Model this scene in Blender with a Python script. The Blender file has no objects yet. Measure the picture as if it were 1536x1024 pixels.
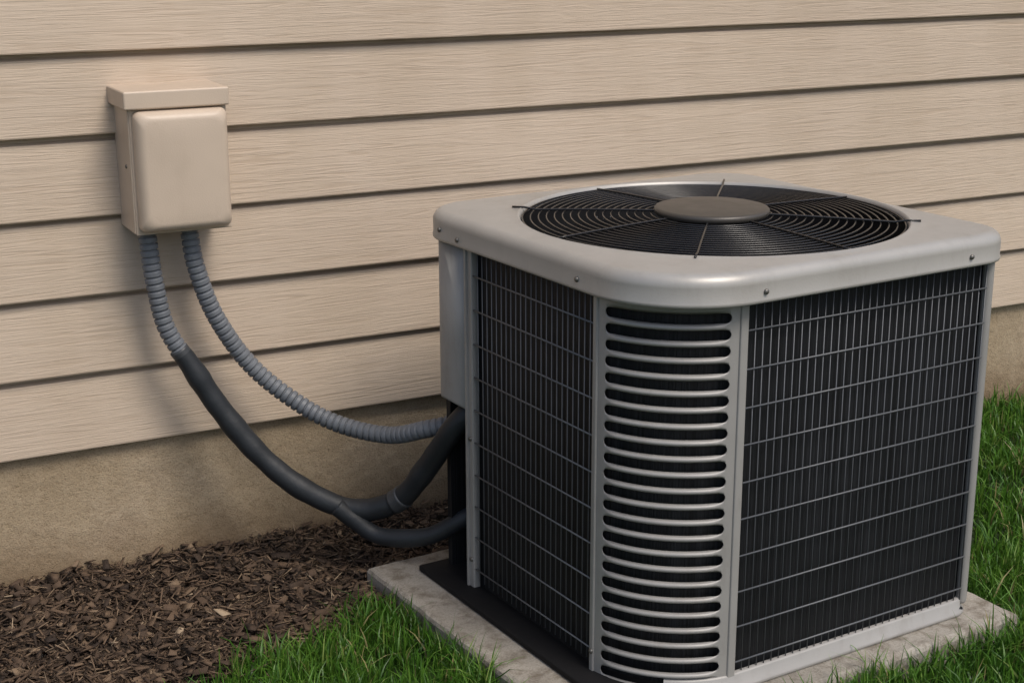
import bpy, bmesh, math, random
import numpy as np
from mathutils import Vector, Matrix
random.seed(4); rng=np.random.default_rng(7)
scene=bpy.context.scene
COL=scene.collection

# ------------------------------------------------------------------ helpers
def new_mat(name):
    m=bpy.data.materials.new(name); m.use_nodes=True
    nt=m.node_tree; b=nt.nodes['Principled BSDF']
    return m,nt,b
def N(nt,t,**kw):
    n=nt.nodes.new(t)
    for k,v in kw.items():
        if k in n.inputs: n.inputs[k].default_value=v
        else: setattr(n,k,v)
    return n
def L(nt,a,b): nt.links.new(a,b)
def coords(nt,scale=(1,1,1),rot=(0,0,0)):
    tc=N(nt,'ShaderNodeTexCoord'); mp=N(nt,'ShaderNodeMapping')
    mp.inputs['Scale'].default_value=scale; mp.inputs['Rotation'].default_value=rot
    L(nt,tc.outputs['Object'],mp.inputs['Vector']); return mp.outputs['Vector']
def noise(nt,vec,scale,detail=4,rough=.55,dist=0.0):
    n=N(nt,'ShaderNodeTexNoise'); n.inputs['Scale'].default_value=scale; n.inputs['Detail'].default_value=detail
    n.inputs['Roughness'].default_value=rough; n.inputs['Distortion'].default_value=dist
    L(nt,vec,n.inputs['Vector']); return n.outputs['Fac']
def ramp(nt,fac,stops):
    r=N(nt,'ShaderNodeValToRGB'); e=r.color_ramp.elements
    while len(e)<len(stops): e.new(.5)
    for i,(p,c) in enumerate(stops):
        e[i].position=p; e[i].color=(*c,1) if len(c)==3 else c
    L(nt,fac,r.inputs['Fac']); return r.outputs['Color']
def mult(nt,a,b_,f=1.0):
    mx=N(nt,'ShaderNodeMixRGB',blend_type='MULTIPLY'); mx.inputs['Fac'].default_value=f
    L(nt,a,mx.inputs['Color1']); L(nt,b_,mx.inputs['Color2']); return mx.outputs['Color']
def bump(nt,h,strength,dist,prev=None):
    b=N(nt,'ShaderNodeBump'); b.inputs['Strength'].default_value=strength; b.inputs['Distance'].default_value=dist
    L(nt,h,b.inputs['Height'])
    if prev is not None: L(nt,prev,b.inputs['Normal'])
    return b.outputs['Normal']
def painted(name,col,rough=.4,metal=0.0,var=.06,bstr=.15,bscale=400,spec=.5,dirt=0.0):
    m,nt,b=new_mat(name); v=coords(nt)
    f=noise(nt,v,6,3)
    c0=tuple(x*(1-var) for x in col); c1=tuple(min(1,x*(1+var)) for x in col)
    c=ramp(nt,f,[(.3,c0),(.7,c1)])
    if dirt>0:
        g=noise(nt,coords(nt,(1,1,.35)),14,6,.7)
        mk=ramp(nt,g,[(.52,(0,0,0)),(.75,(dirt,dirt,dirt))])
        mx=N(nt,'ShaderNodeMixRGB'); L(nt,mk,mx.inputs['Fac']); L(nt,c,mx.inputs['Color1'])
        mx.inputs['Color2'].default_value=(col[0]*.5,col[1]*.44,col[2]*.36,1); c=mx.outputs['Color']
    L(nt,c,b.inputs['Base Color'])
    r=N(nt,'ShaderNodeMapRange'); L(nt,noise(nt,v,30,3),r.inputs['Value']); r.inputs['To Min'].default_value=rough-.06; r.inputs['To Max'].default_value=rough+.1
    L(nt,r.outputs['Result'],b.inputs['Roughness'])
    b.inputs['Metallic'].default_value=metal; b.inputs['Specular IOR Level'].default_value=spec
    if bstr>0: L(nt,bump(nt,noise(nt,v,bscale,1),bstr,.0008),b.inputs['Normal'])
    return m
def mesh_obj(name,verts,faces,mat=None,parent=None,smooth=False,attr=None):
    me=bpy.data.meshes.new(name)
    me.from_pydata([tuple(v) for v in verts],[],faces); me.update()
    ob=bpy.data.objects.new(name,me); COL.objects.link(ob)
    if mat: me.materials.append(mat)
    if smooth:
        for p in me.polygons: p.use_smooth=True
    if parent: ob.parent=parent
    return ob
def np_quads(name,V,F,mat,attr=None,parent=None,smooth=False):
    me=bpy.data.meshes.new(name); V=np.asarray(V,dtype=np.float32); F=np.asarray(F,dtype=np.int32)
    me.vertices.add(len(V)); me.vertices.foreach_set('co',V.ravel())
    me.loops.add(F.size); me.loops.foreach_set('vertex_index',F.ravel())
    me.polygons.add(len(F)); me.polygons.foreach_set('loop_start',np.arange(0,F.size,4,dtype=np.int32))
    me.polygons.foreach_set('loop_total',np.full(len(F),4,dtype=np.int32))
    me.update(calc_edges=True); me.validate()
    if attr is not None:
        for k,a in attr.items():
            at=me.attributes.new(k,'FLOAT','POINT'); at.data.foreach_set('value',np.asarray(a,dtype=np.float32))
    if smooth: me.polygons.foreach_set('use_smooth',np.ones(len(F),dtype=bool))
    me.materials.append(mat)
    ob=bpy.data.objects.new(name,me); COL.objects.link(ob)
    if parent: ob.parent=parent
    return ob
def empty(name,loc=(0,0,0),rz=0):
    e=bpy.data.objects.new(name,None); e.location=loc; e.rotation_euler=(0,0,rz); COL.objects.link(e); return e
def box(name,lo,hi,mat,parent=None,bev=0.0,seg=3):
    x0,y0,z0=lo;x1,y1,z1=hi
    v=[(x0,y0,z0),(x1,y0,z0),(x1,y1,z0),(x0,y1,z0),(x0,y0,z1),(x1,y0,z1),(x1,y1,z1),(x0,y1,z1)]
    f=[(3,2,1,0),(4,5,6,7),(0,1,5,4),(1,2,6,5),(2,3,7,6),(3,0,4,7)]
    o=mesh_obj(name,v,f,mat,parent,smooth=bev>0)
    if bev>0:
        b=o.modifiers.new('b','BEVEL'); b.width=bev; b.segments=seg; b.limit_method='ANGLE'
        w=o.modifiers.new('w','WEIGHTED_NORMAL')
    return o
def tube(P,R,sides=8,closed=False,cap=True):
    P=np.asarray(P,float); n=len(P)
    R=np.full(n,R) if np.isscalar(R) else np.asarray(R)
    T=np.roll(P,-1,0)-np.roll(P,1,0) if closed else np.gradient(P,axis=0)
    T/=np.linalg.norm(T,axis=1)[:,None]
    up=np.array([0,0,1.]) if abs(T[0][2])<.9 else np.array([0,1.,0])
    V=[];nrm=None
    for i in range(n):
        if nrm is None: a=np.cross(up,T[i])
        else:
            a=nrm-T[i]*(nrm@T[i])
        a/=np.linalg.norm(a); nrm=a; b=np.cross(T[i],a)
        for k in range(sides):
            t=2*math.pi*k/sides; V.append(P[i]+R[i]*(math.cos(t)*a+math.sin(t)*b))
    F=[]
    for i in range(n if closed else n-1):
        j=(i+1)%n
        for k in range(sides):
            k2=(k+1)%sides
            F.append((i*sides+k,i*sides+k2,j*sides+k2,j*sides+k))
    if not closed and cap:
        F.append(tuple(range(sides-1,-1,-1))); F.append(tuple((n-1)*sides+k for k in range(sides)))
    return V,F
class Acc:
    def __init__(s): s.V=[];s.F=[]
    def add(s,VF):
        V,F=VF; o=len(s.V); s.V+=[tuple(v) for v in V]; s.F+=[tuple(i+o for i in f) for f in F]
def spline(P,step=.003):
    P=np.asarray(P,float); P=np.vstack([2*P[0]-P[1],P,2*P[-1]-P[-2]]); out=[]
    for i in range(1,len(P)-2):
        p0,p1,p2,p3=P[i-1:i+3]; m=max(4,int(np.linalg.norm(p2-p1)/step*1.5))
        for k in range(m):
            t=k/m; out.append(.5*((2*p1)+(-p0+p2)*t+(2*p0-5*p1+4*p2-p3)*t*t+(-p0+3*p1-3*p2+p3)*t**3))
    out.append(P[-2]); out=np.array(out)
    s=np.concatenate([[0],np.cumsum(np.linalg.norm(np.diff(out,axis=0),axis=1))])
    q=np.arange(0,s[-1],step)
    return np.stack([np.interp(q,s,out[:,i]) for i in range(3)],1),q

# ------------------------------------------------------------------ materials
m_siding,nt,b=new_mat('siding_paint')
v=coords(nt)
big=noise(nt,v,.9,2)
c=ramp(nt,big,[(.3,(.515,.415,.320)),(.7,(.57,.465,.362))])
g1=noise(nt,coords(nt,(1.3,1,30)),3.0,5,.60,1.8)
gw=noise(nt,coords(nt,(6,1,170)),2.0,2,.6,.4)
gc=ramp(nt,g1,[(.33,(.86,.83,.80)),(.48,(1,1,1))])
st=noise(nt,coords(nt,(1.2,1,.5)),3.5,4,.6)
sc_=ramp(nt,st,[(.35,(.93,.92,.90)),(.6,(1,1,1))])
c=mult(nt,mult(nt,c,gc,.65),sc_,1.0)
L(nt,c,b.inputs['Base Color'])
b.inputs['Roughness'].default_value=.6; b.inputs['Specular IOR Level'].default_value=.3
n1=bump(nt,g1,.6,.0038); n2=bump(nt,gw,.3,.0012,n1); L(nt,n2,b.inputs['Normal'])
# foundation
m_found,nt,b=new_mat('foundation_concrete'); v=coords(nt)
f1=noise(nt,v,2.2,5,.6); f2=noise(nt,v,260,2,.7); f3=noise(nt,v,28,4,.7)
c=ramp(nt,f1,[(.25,(.30,.23,.145)),(.55,(.38,.30,.20)),(.8,(.44,.355,.255))])
s=ramp(nt,f2,[(.35,(.62,.57,.52)),(.5,(1,1,1)),(.68,(1.0,.98,.95))])
c=mult(nt,c,s,.8)
s3=ramp(nt,f3,[(.35,(.85,.83,.80)),(.6,(1,1,1))]); c=mult(nt,c,s3,.8)
sx=N(nt,'ShaderNodeSeparateXYZ'); L(nt,v,sx.inputs[0])
ad=N(nt,'ShaderNodeMath',operation='MULTIPLY_ADD'); L(nt,noise(nt,v,9,5,.7),ad.inputs[0]); ad.inputs[1].default_value=-.22; L(nt,sx.outputs['Z'],ad.inputs[2])
mr=N(nt,'ShaderNodeMapRange'); L(nt,ad.outputs[0],mr.inputs['Value']); mr.inputs['From Min'].default_value=-.12; mr.inputs['From Max'].default_value=.05
sp_=ramp(nt,mr.outputs['Result'],[(0.0,(.55,.48,.42)),(1,(1,1,1))])
c=mult(nt,c,sp_,1)
L(nt,c,b.inputs['Base Color'])
b.inputs['Roughness'].default_value=.92
L(nt,bump(nt,f2,.8,.002,bump(nt,f3,.6,.008)),b.inputs['Normal'])
# pad
m_pad,nt,b=new_mat('pad_concrete'); v=coords(nt)
f1=noise(nt,v,5,5,.65); f2=noise(nt,v,220,2,.7); f3=noise(nt,v,22,5,.7,.3)
c=ramp(nt,f1,[(.3,(.25,.228,.195)),(.55,(.345,.318,.275)),(.8,(.42,.39,.34))])
s=ramp(nt,f3,[(.34,(.42,.37,.31)),(.54,(1,1,1))])
c=mult(nt,c,s,.8); s=ramp(nt,f2,[(.35,(.7,.68,.65)),(.55,(1,1,1))]); c=mult(nt,c,s,.8)
L(nt,c,b.inputs['Base Color'])
b.inputs['Roughness'].default_value=.88
L(nt,bump(nt,f2,.5,.0015,bump(nt,f3,.6,.006)),b.inputs['Normal'])
m_metal=painted('cabinet_paint',(.315,.305,.29),rough=.44,metal=.12,var=.06,bstr=.12,bscale=260,dirt=.35)
m_lid=painted('lid_paint',(.375,.36,.335),rough=.38,metal=.2,var=.05,bstr=.18,bscale=220,dirt=.22)
m_box=painted('box_paint',(.53,.43,.335),rough=.42,var=.05,bstr=.4,bscale=300,dirt=.12)
m_wire=painted('grille_wire',(.12,.125,.135),rough=.45,metal=.2,bstr=0)
m_black=painted('black_wire',(.014,.014,.015),rough=.22,bstr=0)
m_dark=painted('dark_plastic',(.007,.007,.008),rough=.7,bstr=.2,bscale=120,spec=.25)
m_hub=painted('hub_paint',(.075,.068,.06),rough=.4,metal=.3,bstr=.2,bscale=300,dirt=.3)
m_conduit=painted('conduit_pvc',(.135,.145,.16),rough=.5,bstr=.2,bscale=300,var=.15,dirt=.35)
m_rubber=painted('pipe_insulation',(.015,.018,.022),rough=.55,bstr=.7,bscale=90,var=.3)
m_tape=painted('tape',(.045,.048,.053),rough=.42,bstr=.3,bscale=80)
m_screw=painted('screw_steel',(.18,.17,.155),rough=.45,metal=.8,bstr=0)
m_trim=painted('white_trim',(.7,.67,.62),rough=.5)
m_roof=painted('roof_shingle',(.08,.075,.07),rough=.9,bstr=.6,bscale=60)
m_coil,nt,b=new_mat('coil_fins')
w=N(nt,'ShaderNodeTexNoise'); 
vv=coords(nt,(330,330,1.2)); L(nt,vv,w.inputs['Vector']); w.inputs['Scale'].default_value=1; w.inputs['Detail'].default_value=1
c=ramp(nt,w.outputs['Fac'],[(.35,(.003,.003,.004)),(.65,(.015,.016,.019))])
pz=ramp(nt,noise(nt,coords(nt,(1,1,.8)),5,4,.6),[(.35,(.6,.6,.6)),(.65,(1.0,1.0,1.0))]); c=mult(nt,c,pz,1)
L(nt,c,b.inputs['Base Color'])
b.inputs['Roughness'].default_value=.6; b.inputs['Specular IOR Level'].default_value=.35; L(nt,bump(nt,w.outputs['Fac'],.8,.002),b.inputs['Normal'])
def attr_mat(name,stops,rough,trans=0,bsc=0):
    m,nt,b=new_mat(name); a=N(nt,'ShaderNodeAttribute'); a.attribute_name='rnd'
    c=ramp(nt,a.outputs['Fac'],stops)
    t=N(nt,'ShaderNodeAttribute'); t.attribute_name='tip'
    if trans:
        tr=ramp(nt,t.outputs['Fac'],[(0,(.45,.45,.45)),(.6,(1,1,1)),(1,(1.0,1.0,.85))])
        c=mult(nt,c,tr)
    L(nt,c,b.inputs['Base Color']); b.inputs['Roughness'].default_value=rough
    if bsc:
        L(nt,bump(nt,noise(nt,coords(nt),bsc,1),.6,.002),b.inputs['Normal'])
    if trans:
        out=nt.nodes['Material Output']; tl=N(nt,'ShaderNodeBsdfTranslucent'); L(nt,c,tl.inputs['Color'])
        ms=N(nt,'ShaderNodeMixShader'); ms.inputs['Fac'].default_value=trans
        L(nt,b.outputs[0],ms.inputs[1]); L(nt,tl.outputs[0],ms.inputs[2]); L(nt,ms.outputs[0],out.inputs['Surface'])
    return m
m_chip=attr_mat('mulch_chips',[(0,(.022,.013,.008)),(.3,(.056,.034,.020)),(.65,(.115,.073,.044)),(.9,(.20,.138,.086)),(1,(.37,.28,.185))],.85,bsc=220)
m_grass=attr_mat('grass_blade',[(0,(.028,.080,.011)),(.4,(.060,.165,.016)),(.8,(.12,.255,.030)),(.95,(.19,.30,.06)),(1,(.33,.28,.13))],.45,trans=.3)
m_soil,nt,b=new_mat('mulch_soil'); v=coords(nt)
c=ramp(nt,noise(nt,v,90,4,.7),[(.3,(.015,.010,.006)),(.6,(.052,.034,.021)),(.8,(.11,.075,.048))]); L(nt,c,b.inputs['Base Color']); b.inputs['Roughness'].default_value=.95
L(nt,bump(nt,noise(nt,v,70,3,.7),1,.01),b.inputs['Normal'])
m_ground,nt,b=new_mat('ground_turf'); v=coords(nt)
c=ramp(nt,noise(nt,v,40,5,.7),[(.3,(.012,.018,.006)),(.55,(.028,.055,.012)),(.75,(.05,.09,.02))]); L(nt,c,b.inputs['Base Color']); b.inputs['Roughness'].default_value=.95
L(nt,bump(nt,noise(nt,v,120,3,.7),1,.02),b.inputs['Normal'])

# ------------------------------------------------------------------ ground
mesh_obj('ground',[(-60,-60,-.008),(60,-60,-.008),(60,60,-.008),(-60,60,-.008)],[(0,1,2,3)],m_ground)

# ------------------------------------------------------------------ house
house=empty('siding_house')
X0,X1=-3.2,7.5; Z0=.3487; S=.1901; NC=13
Vs=[];Fs=[]
nx=90
xs=np.linspace(X0,X1,nx+1)
for i in range(NC):
    z=Z0+i*S
    # lap profile with the shadow groove below the next course
    prof=[(.036,z+.010),(.032,z+.0015),(.0035,z),(.001,z+.001),(0,z+.004),(.005,z+S*.35),(.011,z+S*.7),(.0155,z+S-.0175),(.0172,z+S-.0155),(.032,z+S-.010),(.037,z+S+.008)]
    base=len(Vs); ph=random.random()*6
    for x in xs:
        wob=.0018*math.sin(x*1.7+ph)+.0009*math.sin(x*4.1+ph*2)
        wz=.0014*math.sin(x*1.1+ph*3)
        for (y,zz) in prof: Vs.append((x,y+wob,zz+wz))
    n=len(prof)
    for k in range(nx):
        for j in range(n-1):
            a=base+k*n+j; Fs.append((a,a+n,a+n+1,a+1))
sd=mesh_obj('siding',Vs,Fs,m_siding,house)
ZT=Z0+NC*S
box('foundation',(X0+.03,.024,-.3),(X1-.03,6.5,Z0+.006),m_found,house)
box('walls',(X0+.02,.043,Z0+.012),(X1-.02,6.52,ZT),m_siding,house)
box('corner_board_l',(X0-.04,-.012,Z0),(X0+.03,.08,ZT),m_trim,house,.003)
box('corner_board_r',(X1-.03,-.012,Z0),(X1+.04,.08,ZT),m_trim,house,.003)
box('frieze',(X0,-.02,ZT-.02),(X1,.04,ZT+.15),m_trim,house,.003)
zr=ZT+.15
mesh_obj('roof',[(X0-.3,-.25,zr),(X1+.3,-.25,zr),(X1+.3,6.8,zr),(X0-.3,6.8,zr),(X0-.3,-.25,zr+.14),(X1+.3,-.25,zr+.14),(X1+.3,6.8,zr+.14),(X0-.3,6.8,zr+.14),(X0-.3,3.3,zr+1.9),(X1+.3,3.3,zr+1.9)],
 [(0,3,2,1),(0,1,5,4),(2,3,7,6),(4,5,9,8),(6,7,8,9),(0,4,8,7,3),(1,2,6,9,5)],m_roof,house)

# ------------------------------------------------------------------ disconnect box
db=empty('electrical_disconnect_box',(0,0,0))
bx0,bx1,bz0,bz1=.797,1.022,.892,1.222
box('enclosure',(bx0,-.125,bz0),(bx1,.014,bz1-.02),m_box,db,.003)
box('hood',(bx0-.012,-.150,bz1-.042),(bx1+.008,.014,bz1),m_box,db,.005)
def bulge_door(x0,x1,z0,z1,y0,y1):
    V=[];F=[]
    def rr(x0,x1,z0,z1,r,k=10):
        P=[]
        for cx,cz,a0 in((x1-r,z0+r,-90),(x1-r,z1-r,0),(x0+r,z1-r,90),(x0+r,z0+r,180)):
            for j in range(k+1):
                a=math.radians(a0+90*j/k); P.append((cx+r*math.cos(a),cz+r*math.sin(a)))
        return P
    rings=[]
    lv=[(0,y0,.016),(0,y0-.016,.016)]
    for k in range(1,9):
        t=k/8*math.pi/2
        lv.append((.022*(1-math.cos(t)),(y0-.016)+(y1-y0+.016)*math.sin(t),.016+.012*(1-math.cos(t))))
    lv.append((.045,y1-.0012,.02)); lv.append((.07,y1-.0016,.02))
    for ins,y,r in lv:
        rings.append([(x,y,z) for x,z in rr(x0+ins,x1-ins,z0+ins,z1-ins,r)])
    m=len(rings[0])
    for R in rings: V+=R
    for i in range(len(rings)-1):
        for j in range(m):
            F.append((i*m+j,i*m+(j+1)%m,(i+1)*m+(j+1)%m,(i+1)*m+j))
    F.append(tuple((len(rings)-1)*m+j for j in range(m)))
    return V,F
V,F=bulge_door(bx0+.008,bx1-.001,bz0+.006,bz1-.046,-.1255,-.172)
mesh_obj('door',V,F,m_box,db,smooth=True)
box('door_flange',(bx0+.003,-.130,bz0-.002),(bx1+.004,-.1215,bz1-.044),m_box,db,.002)
def screw(name,c,n,r,parent,mat=m_screw):
    V=[];F=[];n=Vector(n).normalized(); a=n.orthogonal().normalized(); bb=n.cross(a); c=Vector(c)
    K=14; prof=[(1,-.2),(1,.15),(.85,.45),(.5,.65),(.0001,.72)]
    for rr_,h in prof:
        for k in range(K):
            t=2*math.pi*k/K; V.append(c+r*(rr_*(math.cos(t)*a+math.sin(t)*bb)+h*n))
    for i in range(len(prof)-1):
        for k in range(K): F.append((i*K+k,i*K+(k+1)%K,(i+1)*K+(k+1)%K,(i+1)*K+k))
    return mesh_obj(name,V,F,mat,parent,smooth=True)
screw('side_screw',(bx0,-.085,1.045),(-1,0,0),.005,db)
for i,(x) in enumerate((.838,.937)):
    V,F=tube([(x,-.072,bz0-.012),(x,-.072,bz0+.002)],.0235,24); mesh_obj('conduit_fitting_%d'%(i+1),V,F,m_conduit,db,smooth=False)

# ------------------------------------------------------------------ conduits
C1=[(.836,-.072,.892),(.838,-.073,.86),(.845,-.076,.768),(.864,-.085,.653),(.912,-.10,.558)]
C1b=[(.888,-.093,.598),(.912,-.10,.558),(.975,-.12,.441),(1.058,-.16,.319),(1.148,-.21,.231),(1.256,-.27,.179),(1.344,-.34,.211),(1.391,-.42,.317),(1.432,-.505,.445),(1.52,-.53,.52)]
C2=[(.937,-.072,.892),(.939,-.073,.86),(.948,-.075,.790),(.985,-.08,.670),(1.057,-.09,.544),(1.142,-.13,.454),(1.237,-.20,.390),(1.338,-.30,.371),(1.401,-.40,.407),(1.50,-.47,.44)]
C3=[(1.215,-.262,.192),(1.25,-.285,.160),(1.301,-.33,.122),(1.388,-.42,.138),(1.47,-.47,.19),(1.56,-.49,.22)]
lineset=empty('refrigerant_line_set')
cond=empty('flexible_conduit')
def corr(name,P,R,parent):
    Q,s=spline(P,.0011)
    pitch=.0165
    ph=(s/pitch)%1.0
    rad=R*(1-.24*np.clip((np.abs(ph-.5)*2-.62)/.38,0,1)**.8)
    V,F=tube(Q,rad,20); return mesh_obj(name,V,F,m_conduit,parent,smooth=True)
corr('corrugated_whip',C2,.0218,cond)
corr('corrugated_sleeve',C1,.0218,lineset)
Q,s=spline(C1b,.006)
rad=.0275+.0009*np.sin(s*31)+.0006*np.sin(s*83+1)
rad*=np.clip(.80+.2*s/.09,0,1)
V,F=tube(Q,rad,22); mesh_obj('insulated_suction_line',V,F,m_rubber,lineset,smooth=True)
d=np.linalg.norm(Q-np.array([1.347,-.345,.217]),axis=1); k=int(d.argmin())
V,F=tube(Q[k-3:k+4],.0302,22); mesh_obj('tape_wrap',V,F,m_tape,lineset,smooth=True)
V,F=tube(Q[0:5],.0237,22); mesh_obj('tape_wrap_2',V,F,m_tape,lineset,smooth=True)
Q,s=spline(C3,.006); V,F=tube(Q,.0225+.001*np.sin(s*40),18); mesh_obj('drain_line',V,F,m_rubber,lineset,smooth=True)

# ------------------------------------------------------------------ AC unit
PHI=math.radians(4.7); UC=(1.9095,-.8224); PZ=.055
ac=empty('air_conditioner',(UC[0],UC[1],PZ),PHI)
HU,HV,CC=.46,.4285,.197
HR=HU-.016
PA0,PA1,PB0,PB1=-.615,.545,-.505,.53
def pe(t): return .004*math.sin(t*37)+.003*math.sin(t*91+2)
padV=[];padF=[]
lev=[(-.11,0),(-.012,0),(-.004,.004),(0,.012)]
def padring(ins,z):
    P=[]
    segs=[((PA0,PB0),(PA1,PB0)),((PA1,PB0),(PA1,PB1)),((PA1,PB1),(PA0,PB1)),((PA0,PB1),(PA0,PB0))]
    for si,((x0,y0),(x1,y1)) in enumerate(segs):
        dx,dy=(x1-x0),(y1-y0); Ls=math.hypot(dx,dy); nxn,nyn=-dy/Ls,dx/Ls
        for k in range(60):
            t=k/60; tt=max(ins+.004,min(Ls-ins-.004,t*Ls)) if k>0 else ins+.004
            j=pe(t*1.3+si*2)*(.5 if ins==0 else 1)*.5*min(1,k/3)
            o_=ins+.002+j*.6
            P.append((x0+dx/Ls*tt+nxn*o_,y0+dy/Ls*tt+nyn*o_,z))
    return P
for z,ins in lev: padV+=padring(ins,z)
m=240
for i in range(3):
    for k in range(m): padF.append((i*m+k,i*m+(k+1)%m,(i+1)*m+(k+1)%m,(i+1)*m+k))
padF.append(tuple(3*m+k for k in range(m)))
pad=mesh_obj('concrete_pad',padV,padF,m_pad)
pad.location=(UC[0],UC[1],PZ); pad.rotation_euler=(0,0,PHI)
H=.83
i_=.016
A=np.array([-HU,-HV+CC]);B=np.array([-HU+CC,-HV])
ch=B-A; Lc=np.linalg.norm(ch); sag=.046; Rr=(Lc*Lc/4+sag*sag)/(2*sag)
nrm=np.array([-1,-1])/math.sqrt(2); ctr=(A+B)/2+nrm*(sag-Rr)
a0=math.atan2(*(A-ctr)[::-1]); a1=math.atan2(*(B-ctr)[::-1])
if a1<a0: a1+=2*math.pi
def arc(t,off=0):
    a=a0+(a1-a0)*t; return ctr+(Rr+off)*np.array([math.cos(a),math.sin(a)])
poly=[(-HU+.015,HV-i_),(-HU+.015,HV-.035),(-HU+.13,HV-.035),(-HU+.13,HV-.165),(-HU+i_,HV-.165),(-HU+i_,-HV+CC)]+[tuple(arc(t,-.03)) for t in np.linspace(.12,.88,8)]+[(-HU+CC,-HV+i_),(HR-i_,-HV+i_),(HR-i_,HV-i_)]
n=len(poly)
V=[(x,y,.012) for x,y in poly]+[(x,y,H-.01) for x,y in poly]+[(x,y,.735) for x,y in poly]
F=[(i,(i+1)%n,n+(i+1)%n,n+i) for i in range(n)]+[tuple(range(2*n,3*n))]
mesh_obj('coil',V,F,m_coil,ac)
G=Acc()
def seg(p,q,r=.0016,s=5): G.add(tube([p,q],r,s))
zb_,zt_=.035,H
def grille(p,q,out):
    p=np.array(p,float);q=np.array(q,float);o=np.array(out,float); Ln=np.linalg.norm(q-p)
    n=int(round(Ln/.0205))
    for k in range(n+1):
        c=p+(q-p)*k/n+o*.002; j=random.uniform(-.0010,.0010)
        seg((c[0]+j,c[1]+j,zb_),(c[0]-j,c[1]-j,zt_),.00135)
    for k in range(10):
        z=zt_-.060-k*.0785
        a=p+o*.0048;b=q+o*.0048
        j=random.uniform(-.0012,.0012)
        seg((a[0],a[1],z+j),(b[0],b[1],z-j),.0020)
gi=.008
grille((-HU+gi-.004,HV-.17),(-HU+gi-.004,-HV+CC+.008),(-1,0))
grille((-HU+CC+.02,-HV+gi-.004),(HR-.02,-HV+gi-.004),(0,-1))
grille((HR-gi+.004,-HV+.02),(HR-gi+.004,HV-.02),(1,0))
grille((HR-.02,HV-gi+.004),(-HU+.17,HV-gi+.004),(0,1))
mesh_obj('wire_grille',G.V,G.F,m_wire,ac,smooth=True)
def post(name,lo,hi,bev=.004): return box(name,lo,hi,m_metal,ac,bev)
post('post_right',(HR-.020,-HV-.004,.02),(HR+.004,-HV+.02,H+.01),.011)
post('post_rear_right',(HR-.02,HV-.02,.02),(HR+.004,HV+.004,H+.01),.008)
post('post_louver_right',(-HU+CC-.001,-HV-.004,.0),(-HU+CC+.019,-HV+.012,H+.01),.003)
post('post_louver_left',(-HU-.004,-HV+CC-.001,.0),(-HU+.012,-HV+CC+.013,H+.01),.003)
post('post_service',(-HU-.006,HV-.175,.0),(-HU+.012,HV-.155,H+.01),.003)
post('post_service_lip',(-HU-.011,HV-.157,.0),(-HU-.004,HV-.150,H+.01),.001)
sp=[(-HU-.003,HV-.152)]
for j in range(9):
    a=math.radians(180-90*j/8); sp.append((-HU+.037+.04*math.cos(a),HV-.036+.04*math.sin(a)))
sp.append((-HU+.30,HV+.004))
V=[];F=[]
for z in (.450,.455,.60,H+.01):
    for x,y in sp: V.append((x,y,z))
n=len(sp)
for i in range(3):
    for j in range(n-1): F.append((i*n+j,i*n+j+1,(i+1)*n+j+1,(i+1)*n+j))
o=mesh_obj('service_panel',V,F,m_metal,ac,smooth=True); sm=o.modifiers.new('s','SOLIDIFY'); sm.thickness=.004; sm.offset=0
# louver panel
NS=24; zl0,zl1=.012,H-.012; pit=(zl1-zl0)/NS; hs=pit*.295
Wd=(a1-a0)*Rr
xs0,xs1=.019,Wd-.019
left_s=[xs0+hs*(1-math.cos(t)) for t in np.linspace(.2,math.pi/2,6)]
right_s=sorted([xs1-hs*(1-math.cos(t)) for t in np.linspace(.2,math.pi/2,6)])
xsamp=[0,.006,.012,xs0-.003,xs0]+left_s+list(np.linspace(xs0+hs*1.3,xs1-hs*1.3,22))+right_s+[xs1,xs1+.003,Wd-.012,Wd-.006,Wd]
def hh(x):
    if x<=xs0 or x>=xs1: return 0
    if x<xs0+hs: return math.sqrt(max(0,hs*hs-(xs0+hs-x)**2))
    if x>xs1-hs: return math.sqrt(max(0,hs*hs-(x-xs1+hs)**2))
    return hs
V=[];F=[]; flatf=[]
def bulgef(x):
    e=min(x-xs0,xs1-x)-.006; e=max(0,min(1,e/.022)); return e*e*(3-2*e)
def addv(x,z,off):
    p=arc(x/Wd,off); V.append((p[0],p[1],z)); return len(V)-1
for i in range(NS+1):
    zc=zl0+i*pit
    rows=[]
    fr=[0,.25,.5,.75,1]
    for f in fr:
        row=[]
        for x in xsamp:
            zlo=(zc-pit/2+hh(x)) if i>0 else zc-.012
            zhi=(zc+pit/2-hh(x)) if i<NS else zc+.025
            z=zlo+(zhi-zlo)*f
            off=[-.003,.003,.0045,.003,-.003][fr.index(f)]*bulgef(x)
            row.append(addv(x,z,off))
        rows.append(row)
    for r0,r1 in zip(rows[:-1],rows[1:]):
        for k in range(len(r0)-1):
            F.append((r0[k],r0[k+1],r1[k+1],r1[k])); flatf.append(k<7 or k>=len(r0)-8)
me_l=mesh_obj('louver_panel',V,F,m_metal,ac,smooth=True)
for p_,fl in zip(me_l.data.polygons,flatf):
    if fl: p_.use_smooth=False
bm=bmesh.new(); bm.from_mesh(me_l.data); bmesh.ops.remove_doubles(bm,verts=bm.verts,dist=.00005); bm.to_mesh(me_l.data); bm.free()
sm=me_l.modifiers.new('s','SOLIDIFY'); sm.thickness=.0022; sm.offset=-1
box('base_pan',(-HU-.055,-HV-.004,.001),(HR-.01,HV+.01,.016),m_dark,ac,.004)
prof=[(-.006,.0),(.010,.0),(.013,.004),(.012,.010),(.006,.014),(.004,.034),(.0,.038),(-.008,.038)]
path=[tuple(arc(t)) for t in np.linspace(0.55,1,8)]
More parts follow.
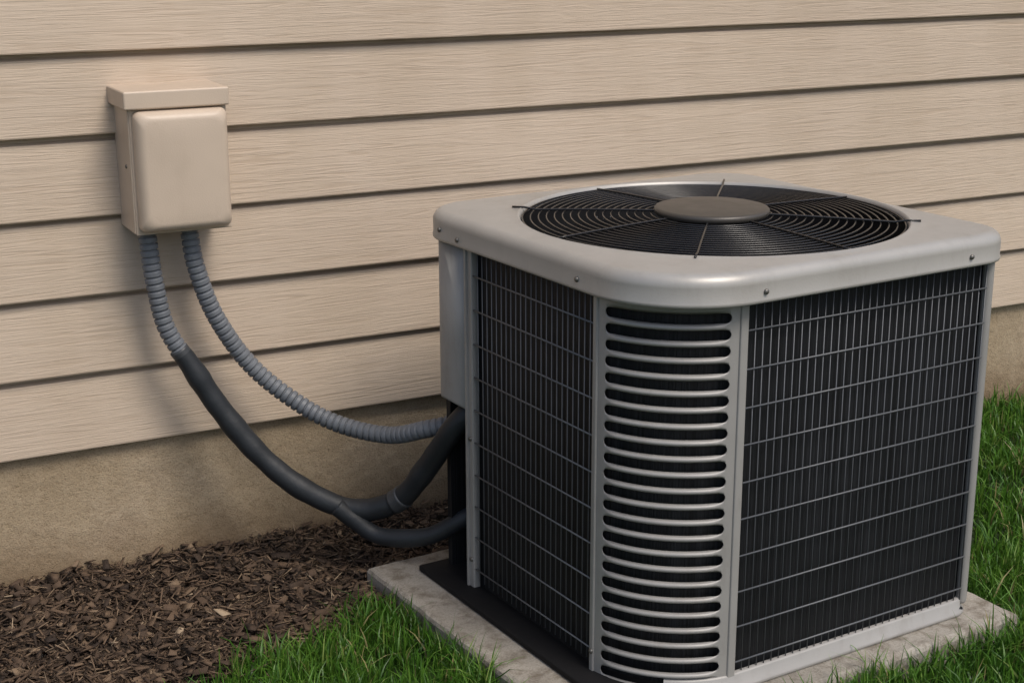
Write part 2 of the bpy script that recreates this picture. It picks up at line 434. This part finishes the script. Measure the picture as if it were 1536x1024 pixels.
path+= [(HR-.05,-HV)]+[(HR-.04+.04*math.cos(t),-HV+.04+.04*math.sin(t)) for t in np.linspace(-math.pi/2,0,9)]+[(HR,HV-.02)]
path=np.array(path); T=np.gradient(path,axis=0); T/=np.linalg.norm(T,axis=1)[:,None]; Nn=np.stack([T[:,1],-T[:,0]],1)
V=[];F=[]
for p,nn in zip(path,Nn):
    for o_,z in prof: V.append((p[0]+nn[0]*o_,p[1]+nn[1]*o_,z))
n=len(prof)
for i in range(len(path)-1):
    for j in range(n-1): F.append((i*n+j,(i+1)*n+j,(i+1)*n+j+1,i*n+j+1))
mesh_obj('base_rim',V,F,m_metal,ac,smooth=True)
# lid
LU0,LU1,LV0,LV1=HU+.022,HU+.018,HV+.036,HV+.068
RAD=(.225,.095,.13,.13)
FO=(.014,.008)
def sdf(x,y):
    cx=(LU1-LU0)/2; cy=(LV1-LV0)/2; hx=(LU0+LU1)/2; hy=(LV0+LV1)/2
    px,py=x+FO[0]-cx,y+FO[1]-cy
    r=RAD[0] if (px<0 and py<0) else RAD[1] if py<0 else RAD[2] if px>0 else RAD[3]
    qx,qy=abs(px)-hx+r,abs(py)-hy+r
    return math.hypot(max(qx,0),max(qy,0))+min(max(qx,qy),0)-r
def ringat(ins,z,N_=240):
    P=[]
    for k in range(N_):
        a=2*math.pi*k/N_; lo,hi=.2,.9; c,s_=math.cos(a),math.sin(a)
        for _ in range(26):
            m=(lo+hi)/2
            if sdf(m*c,m*s_)<-ins: lo=m
            else: hi=m
        P.append((lo*c+FO[0],lo*s_+FO[1],z))
    return P
def circ(r,z,N_=240): return [(r*math.cos(2*math.pi*k/N_)+FO[0],r*math.sin(2*math.pi*k/N_)+FO[1],z) for k in range(N_)]
FR=.434; LZ=.012+.025
rings=[ringat(.010,.796+LZ),ringat(.002,.7955+LZ),ringat(0,.798+LZ),ringat(0,.803+LZ),ringat(.0015,.806+LZ),ringat(.0012,.834+LZ)]
for t in np.linspace(.25,math.pi/2,7): rings.append(ringat(.0012+.026*(1-math.cos(t)),.834+LZ+.026*math.sin(t)))
zt=.860+LZ
last=rings[-1]; c0=circ(FR+.002,zt+.004)
for f in (.25,.5,.75):
    rings.append([tuple(np.array(p)*(1-f)+np.array(q)*f) for p,q in zip(last,c0)])
rings+=[c0,circ(FR,zt+.005),circ(FR-.003,zt+.004),circ(FR-.006,zt-.002),circ(FR-.008,zt-.010)]
V=[];F=[];n=240
for R in rings: V+=R
for i in range(len(rings)-1):
    for k in range(n): F.append((i*n+k,i*n+(k+1)%n,(i+1)*n+(k+1)%n,(i+1)*n+k))
mesh_obj('lid',V,F,m_lid,ac,smooth=True)
rg=[circ(FR-.0075,zt-.008,96),circ(FR-.012,zt-.06,96),circ(FR-.03,zt-.11,96),circ(FR-.03,.745,96),circ(.01,.744,96)]
V=[];F=[]
for R in rg: V+=R
for i in range(4):
    for k in range(96): F.append((i*96+k,i*96+(k+1)%96,(i+1)*96+(k+1)%96,(i+1)*96+k))
mesh_obj('fan_shroud',V,F,m_dark,ac,smooth=True)
V=[];F=[]
for bl in range(4):
    base=len(V); a_=bl*math.pi/2+.3
    for i in range(8):
        r=.07+(.37-.07)*i/7
        for j in range(8):
            t=a_+(j/7-.5)*(1.0+.15*i/7); V.append((r*math.cos(t+.25*i/7)+FO[0],r*math.sin(t+.25*i/7)+FO[1],.79+(j/7-.5)*.06))
    for i in range(7):
        for j in range(7): q=base+i*8+j; F.append((q,q+1,q+9,q+8))
o=mesh_obj('fan_blades',V,F,m_dark,ac,smooth=True); o.modifiers.new('s','SOLIDIFY').thickness=.003
G=Acc()
def gz(r): return zt-.004+.010*(1-(r/FR)**2)
nr=17
for k in range(nr):
    r=.135+(FR-.011-.135)*k/(nr-1)
    G.add(tube([(r*math.cos(t)+FO[0],r*math.sin(t)+FO[1],gz(r)) for t in np.linspace(0,2*math.pi,96,endpoint=False)],.0021,6,closed=True))
for k in range(8):
    a=math.radians(45*k+2); main=k%2==1
    rs=np.linspace(.09,FR+(.020 if main else -.010),14)
    pts=[(r*math.cos(a)+FO[0],r*math.sin(a)+FO[1],max(gz(min(r,FR))+.004, zt+.006 if r>FR-.012 and main else 0)) for r in rs]
    G.add(tube(pts,.0026 if main else .0022,6))
mesh_obj('fan_guard',G.V,G.F,m_black,ac,smooth=True)
K=72
def lathe(name,prof,mat):
    V=[];F=[]
    for r,z in prof: V.extend([(r*math.cos(2*math.pi*k/K)+FO[0],r*math.sin(2*math.pi*k/K)+FO[1],z) for k in range(K)])
    for i in range(len(prof)-1):
        for k in range(K): F.append((i*K+k,i*K+(k+1)%K,(i+1)*K+(k+1)%K,(i+1)*K+k))
    return mesh_obj(name,V,F,mat,ac,smooth=True)
hz=zt+.008
lathe('hub_cap',[(.10,hz-.006),(.124,hz-.002),(.128,hz+.003),(.1285,hz+.010),(.1255,hz+.0135),(.120,hz+.015),(.06,hz+.0165),(.0005,hz+.017)],m_hub)
lathe('motor',[(.0005,.76),(.07,.76),(.075,.77),(.075,hz-.01),(.0005,hz-.006)],m_dark)
sz=.818+LZ
scr=[((-LU0,HV-.06,sz+.004),(-1,0,0)),((-LU0,-HV+CC+.045,sz),(-1,0,0)),((-HU+CC+.03,-LV0,sz),(0,-1,0)),((HU-.13,-LV0,sz),(0,-1,0)),((-LU0,HV-.14,sz-.006),(-1,0,0)),
     ((-HU-.004,-HV+CC+.005,.06),(-1,0,0)),((-HU-.006,HV-.165,.385),(-1,0,0)),((-HU-.006,HV-.165,.085),(-1,0,0)),((LU1,-HV+.12,sz),(1,0,0))]
for i,(c_,n_) in enumerate(scr): screw('screw_%d'%(i+1),c_,n_,.0058,ac)

# ------------------------------------------------------------------ mulch
def bnd(x):
    xp=[-4,0,.45,.6,.75,.95,1.12,1.30,1.5]; yp=[-.92,-.86,-.80,-.73,-.64,-.55,-.49,-.42,-.40]
    return np.interp(x,xp,yp)+.02*np.sin(x*23)+.012*np.sin(x*61)
def tolocal(x,y):
    dx=x-UC[0];dy=y-UC[1]; c,s=math.cos(PHI),math.sin(PHI)
    return dx*c+dy*s,-dx*s+dy*c
def hgt(x,y): return .006+.010*np.sin(x*9+1)*np.sin(y*11)+.007*np.sin(x*23+y*17)+.014*np.clip((y+.12)/.12,0,1)
gx=np.linspace(-3.1,2.7,240); gy=np.linspace(-1.1,.03,56)
XX,YY=np.meshgrid(gx,gy)
edge=np.clip((YY-(bnd(XX)-.06))/.06,0,1)*np.clip((2.7-XX)/.15,0,1)
ZZ=-.03+(.03+hgt(XX,YY)+rng.uniform(-.003,.003,XX.shape))*edge
V=np.stack([XX,YY,ZZ],-1).reshape(-1,3)
ii,jj=np.meshgrid(np.arange(55),np.arange(239),indexing='ij'); q=(ii*240+jj).ravel()
F=np.stack([q,q+1,q+241,q+240],1)
mulch=empty('mulch')
np_quads('mulch_soil',V,F,m_soil,parent=mulch,smooth=True)
def chips(n,x0,x1,l0,l1,w0,w1,th,hi=.022,beta=(1.7,2.2)):
    x=rng.uniform(x0,x1,n);y=rng.uniform(-1.05,.02,n)
    la,lb=tolocal(x,y)
    ok=(y>bnd(x)-rng.exponential(.04,n))&~((la>PA0+.01)&(la<PA1)&(lb<PB1-.02)&(lb>PB0))
    x,y=x[ok],y[ok]; n=len(x)
    z=hgt(x,y)+rng.uniform(0,hi,n)*rng.uniform(.2,1,n)
    Ln=rng.uniform(l0,l1,n)*rng.uniform(.5,1,n);W=rng.uniform(w0,w1,n);T=rng.uniform(.4,1,n)*th
    yaw=rng.uniform(0,2*np.pi,n)+.4;pt=rng.normal(0,.28,n);rl=rng.normal(0,.5,n)
    ux=np.stack([np.cos(yaw)*np.cos(pt),np.sin(yaw)*np.cos(pt),np.sin(pt)],1)
    vy=np.stack([-np.sin(yaw),np.cos(yaw),np.zeros(n)],1); wz=np.cross(ux,vy)
    v2=vy*np.cos(rl)[:,None]+wz*np.sin(rl)[:,None]; w2=np.cross(ux,v2)
    C=np.stack([x,y,z],1); out=[]
    for sx,sy,sz in ((-1,-1,-1),(1,-.6,-1),(1,.7,-1),(-1,1,-1),(-1,-1,1),(1,-.6,1),(1,.7,1),(-1,1,1)):
        jit=rng.uniform(.6,1.25,n)
        out.append(C+ux*(sx*Ln/2*jit)[:,None]+v2*(sy*W/2*jit)[:,None]+w2*(sz*T/2)[:,None])
    V=np.stack(out,1).reshape(-1,3)
    fb=np.array([(3,2,1,0),(4,5,6,7),(0,1,5,4),(1,2,6,5),(2,3,7,6),(3,0,4,7)])
    F=(np.arange(n)[:,None,None]*8+fb[None]).reshape(-1,4)
    r=np.repeat(np.clip(rng.beta(*beta,n),0,1),8)
    return V,F,r
parts=[chips(22000,.3,2.6,.006,.025,.002,.006,.0022),chips(9500,.3,2.6,.025,.07,.002,.007,.003,.030),chips(5200,.3,2.6,.02,.055,.010,.026,.004,.034,(1.6,2.3)),
       chips(1800,.3,2.6,.03,.09,.0015,.0035,.002,.036,(5,1.2)),chips(6000,-3,.3,.015,.065,.003,.012,.003)]
Vs=[];Fs=[];Rs=[];o=0
for V,F,r in parts: Vs.append(V);Fs.append(F+o);Rs.append(r);o+=len(V)
np_quads('mulch_chips',np.vstack(Vs),np.vstack(Fs),m_chip,attr={'rnd':np.concatenate(Rs)},parent=mulch)

# ------------------------------------------------------------------ grass
def blades(n,x0,x1,y0,y1,h0,h1,w0,w1,near_pad=False,lean0=.28):
    x=rng.uniform(x0,x1,n);y=rng.uniform(y0,y1,n)
    cl=np.sin(x*31+2*np.sin(y*27))*np.sin(y*37+2*np.sin(x*19))
    ok=rng.uniform(0,1,n)<(.66+.34*cl)
    la,lb=tolocal(x,y)
    ok&=~((la>PA0-.004)&(la<PA1+.004)&(lb<PB1+.004)&(lb>PB0-.004))
    if near_pad: ok&=(la>PA0-.05)&(la<PA1+.06)&(lb>PB0-.07)&(lb<.22)
    inm=(x<2.55)
    dd=bnd(x)-y
    ok&=(~inm)|(rng.uniform(0,1,n)<np.clip(dd/.10,0,1)**.8)
    ok&=y<.0
    x,y,cl=x[ok],y[ok],cl[ok]; n=len(x)
    h=rng.uniform(h0,h1,n)*(.78+.22*cl)*rng.uniform(.55,1,n); w=rng.uniform(w0,w1,n)
    yaw=rng.uniform(0,2*np.pi,n); lean=np.abs(rng.normal(lean0,.34,n)); ld=rng.uniform(0,2*np.pi,n)
    sd_=np.stack([np.cos(yaw),np.sin(yaw),np.zeros(n)],1); dr=np.stack([np.cos(ld),np.sin(ld),np.zeros(n)],1)
    P=np.stack([x,y,np.full(n,-.008)],1); up=np.array([0,0,1.])
    out=[];tips=[]
    for t,wf in ((0,.8),(.35,1),(.7,.75),(1,.06)):
        bend=lean*t*t*1.1; c=P+dr*(h*bend)[:,None]+up*(h*t*(1-.35*lean*t*t))[:,None]
        out.append(c-sd_*(w*wf/2)[:,None]); out.append(c+sd_*(w*wf/2)[:,None]); tips+= [t,t]
    V=np.stack(out,1).reshape(-1,3)
    fb=np.array([(0,1,3,2),(2,3,5,4),(4,5,7,6)])
    F=(np.arange(n)[:,None,None]*8+fb[None]).reshape(-1,4)
    r=np.clip(rng.beta(2.0,2.2,n)+.15*cl,0,.96); r=np.where(rng.uniform(0,1,n)<.03,1.0,r)
    return V,F,np.repeat(r,8),np.tile(tips,n)
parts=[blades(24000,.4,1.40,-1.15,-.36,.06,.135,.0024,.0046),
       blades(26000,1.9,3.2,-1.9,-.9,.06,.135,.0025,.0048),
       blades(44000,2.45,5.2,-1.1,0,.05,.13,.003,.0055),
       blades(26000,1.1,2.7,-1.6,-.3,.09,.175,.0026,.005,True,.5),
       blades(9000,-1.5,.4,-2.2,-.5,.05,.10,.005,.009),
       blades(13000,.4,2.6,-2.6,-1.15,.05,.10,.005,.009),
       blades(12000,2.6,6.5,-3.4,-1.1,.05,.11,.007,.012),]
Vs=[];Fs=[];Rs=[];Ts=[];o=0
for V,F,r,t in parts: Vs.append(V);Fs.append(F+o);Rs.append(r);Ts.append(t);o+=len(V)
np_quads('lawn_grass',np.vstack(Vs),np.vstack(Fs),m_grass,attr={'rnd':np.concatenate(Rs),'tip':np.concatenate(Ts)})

# ------------------------------------------------------------------ light
w=bpy.data.worlds.new('World'); scene.world=w; w.use_nodes=True; nt=w.node_tree
sky=nt.nodes.new('ShaderNodeTexSky'); sky.sky_type='NISHITA'; sky.sun_disc=False
el,az=56,-72
sky.sun_elevation=math.radians(el); sky.sun_rotation=math.radians(90-az)
sky.air_density=1.0; sky.dust_density=3.0; sky.ozone_density=.6
bg=nt.nodes['Background']; nt.links.new(sky.outputs[0],bg.inputs['Color']); bg.inputs['Strength'].default_value=.145
sl=bpy.data.lights.new('sun','SUN'); sl.energy=2.2; sl.angle=math.radians(22); sl.color=(1,.94,.86)
so=bpy.data.objects.new('sun',sl); COL.objects.link(so)
d=Vector((math.cos(math.radians(el))*math.cos(math.radians(az)),math.cos(math.radians(el))*math.sin(math.radians(az)),math.sin(math.radians(el))))
so.rotation_euler=d.to_track_quat('Z','Y').to_euler(); so.location=d*10

# ------------------------------------------------------------------ camera
P=math.radians(15.7517);R=math.radians(-.1394);Y=math.radians(62.9086)
Fh=Vector((math.cos(Y),math.sin(Y),0));Rt=Vector((math.sin(Y),-math.cos(Y),0));Zz=Vector((0,0,1))
fw=math.cos(P)*Fh-math.sin(P)*Zz; up=math.sin(P)*Fh+math.cos(P)*Zz
r2=math.cos(R)*Rt+math.sin(R)*up; u2=-math.sin(R)*Rt+math.cos(R)*up
cd=bpy.data.cameras.new('camera'); cd.lens=2282.18/1536*36; cd.sensor_width=36; cd.clip_end=500
co=bpy.data.objects.new('camera',cd); COL.objects.link(co)
M=Matrix((r2,u2,-fw)).transposed().to_4x4(); M.translation=Vector((0,-3.5917,1.6073)); co.matrix_world=M
scene.camera=co
scene.view_settings.view_transform='Standard'; scene.view_settings.look='None'; scene.view_settings.exposure=0
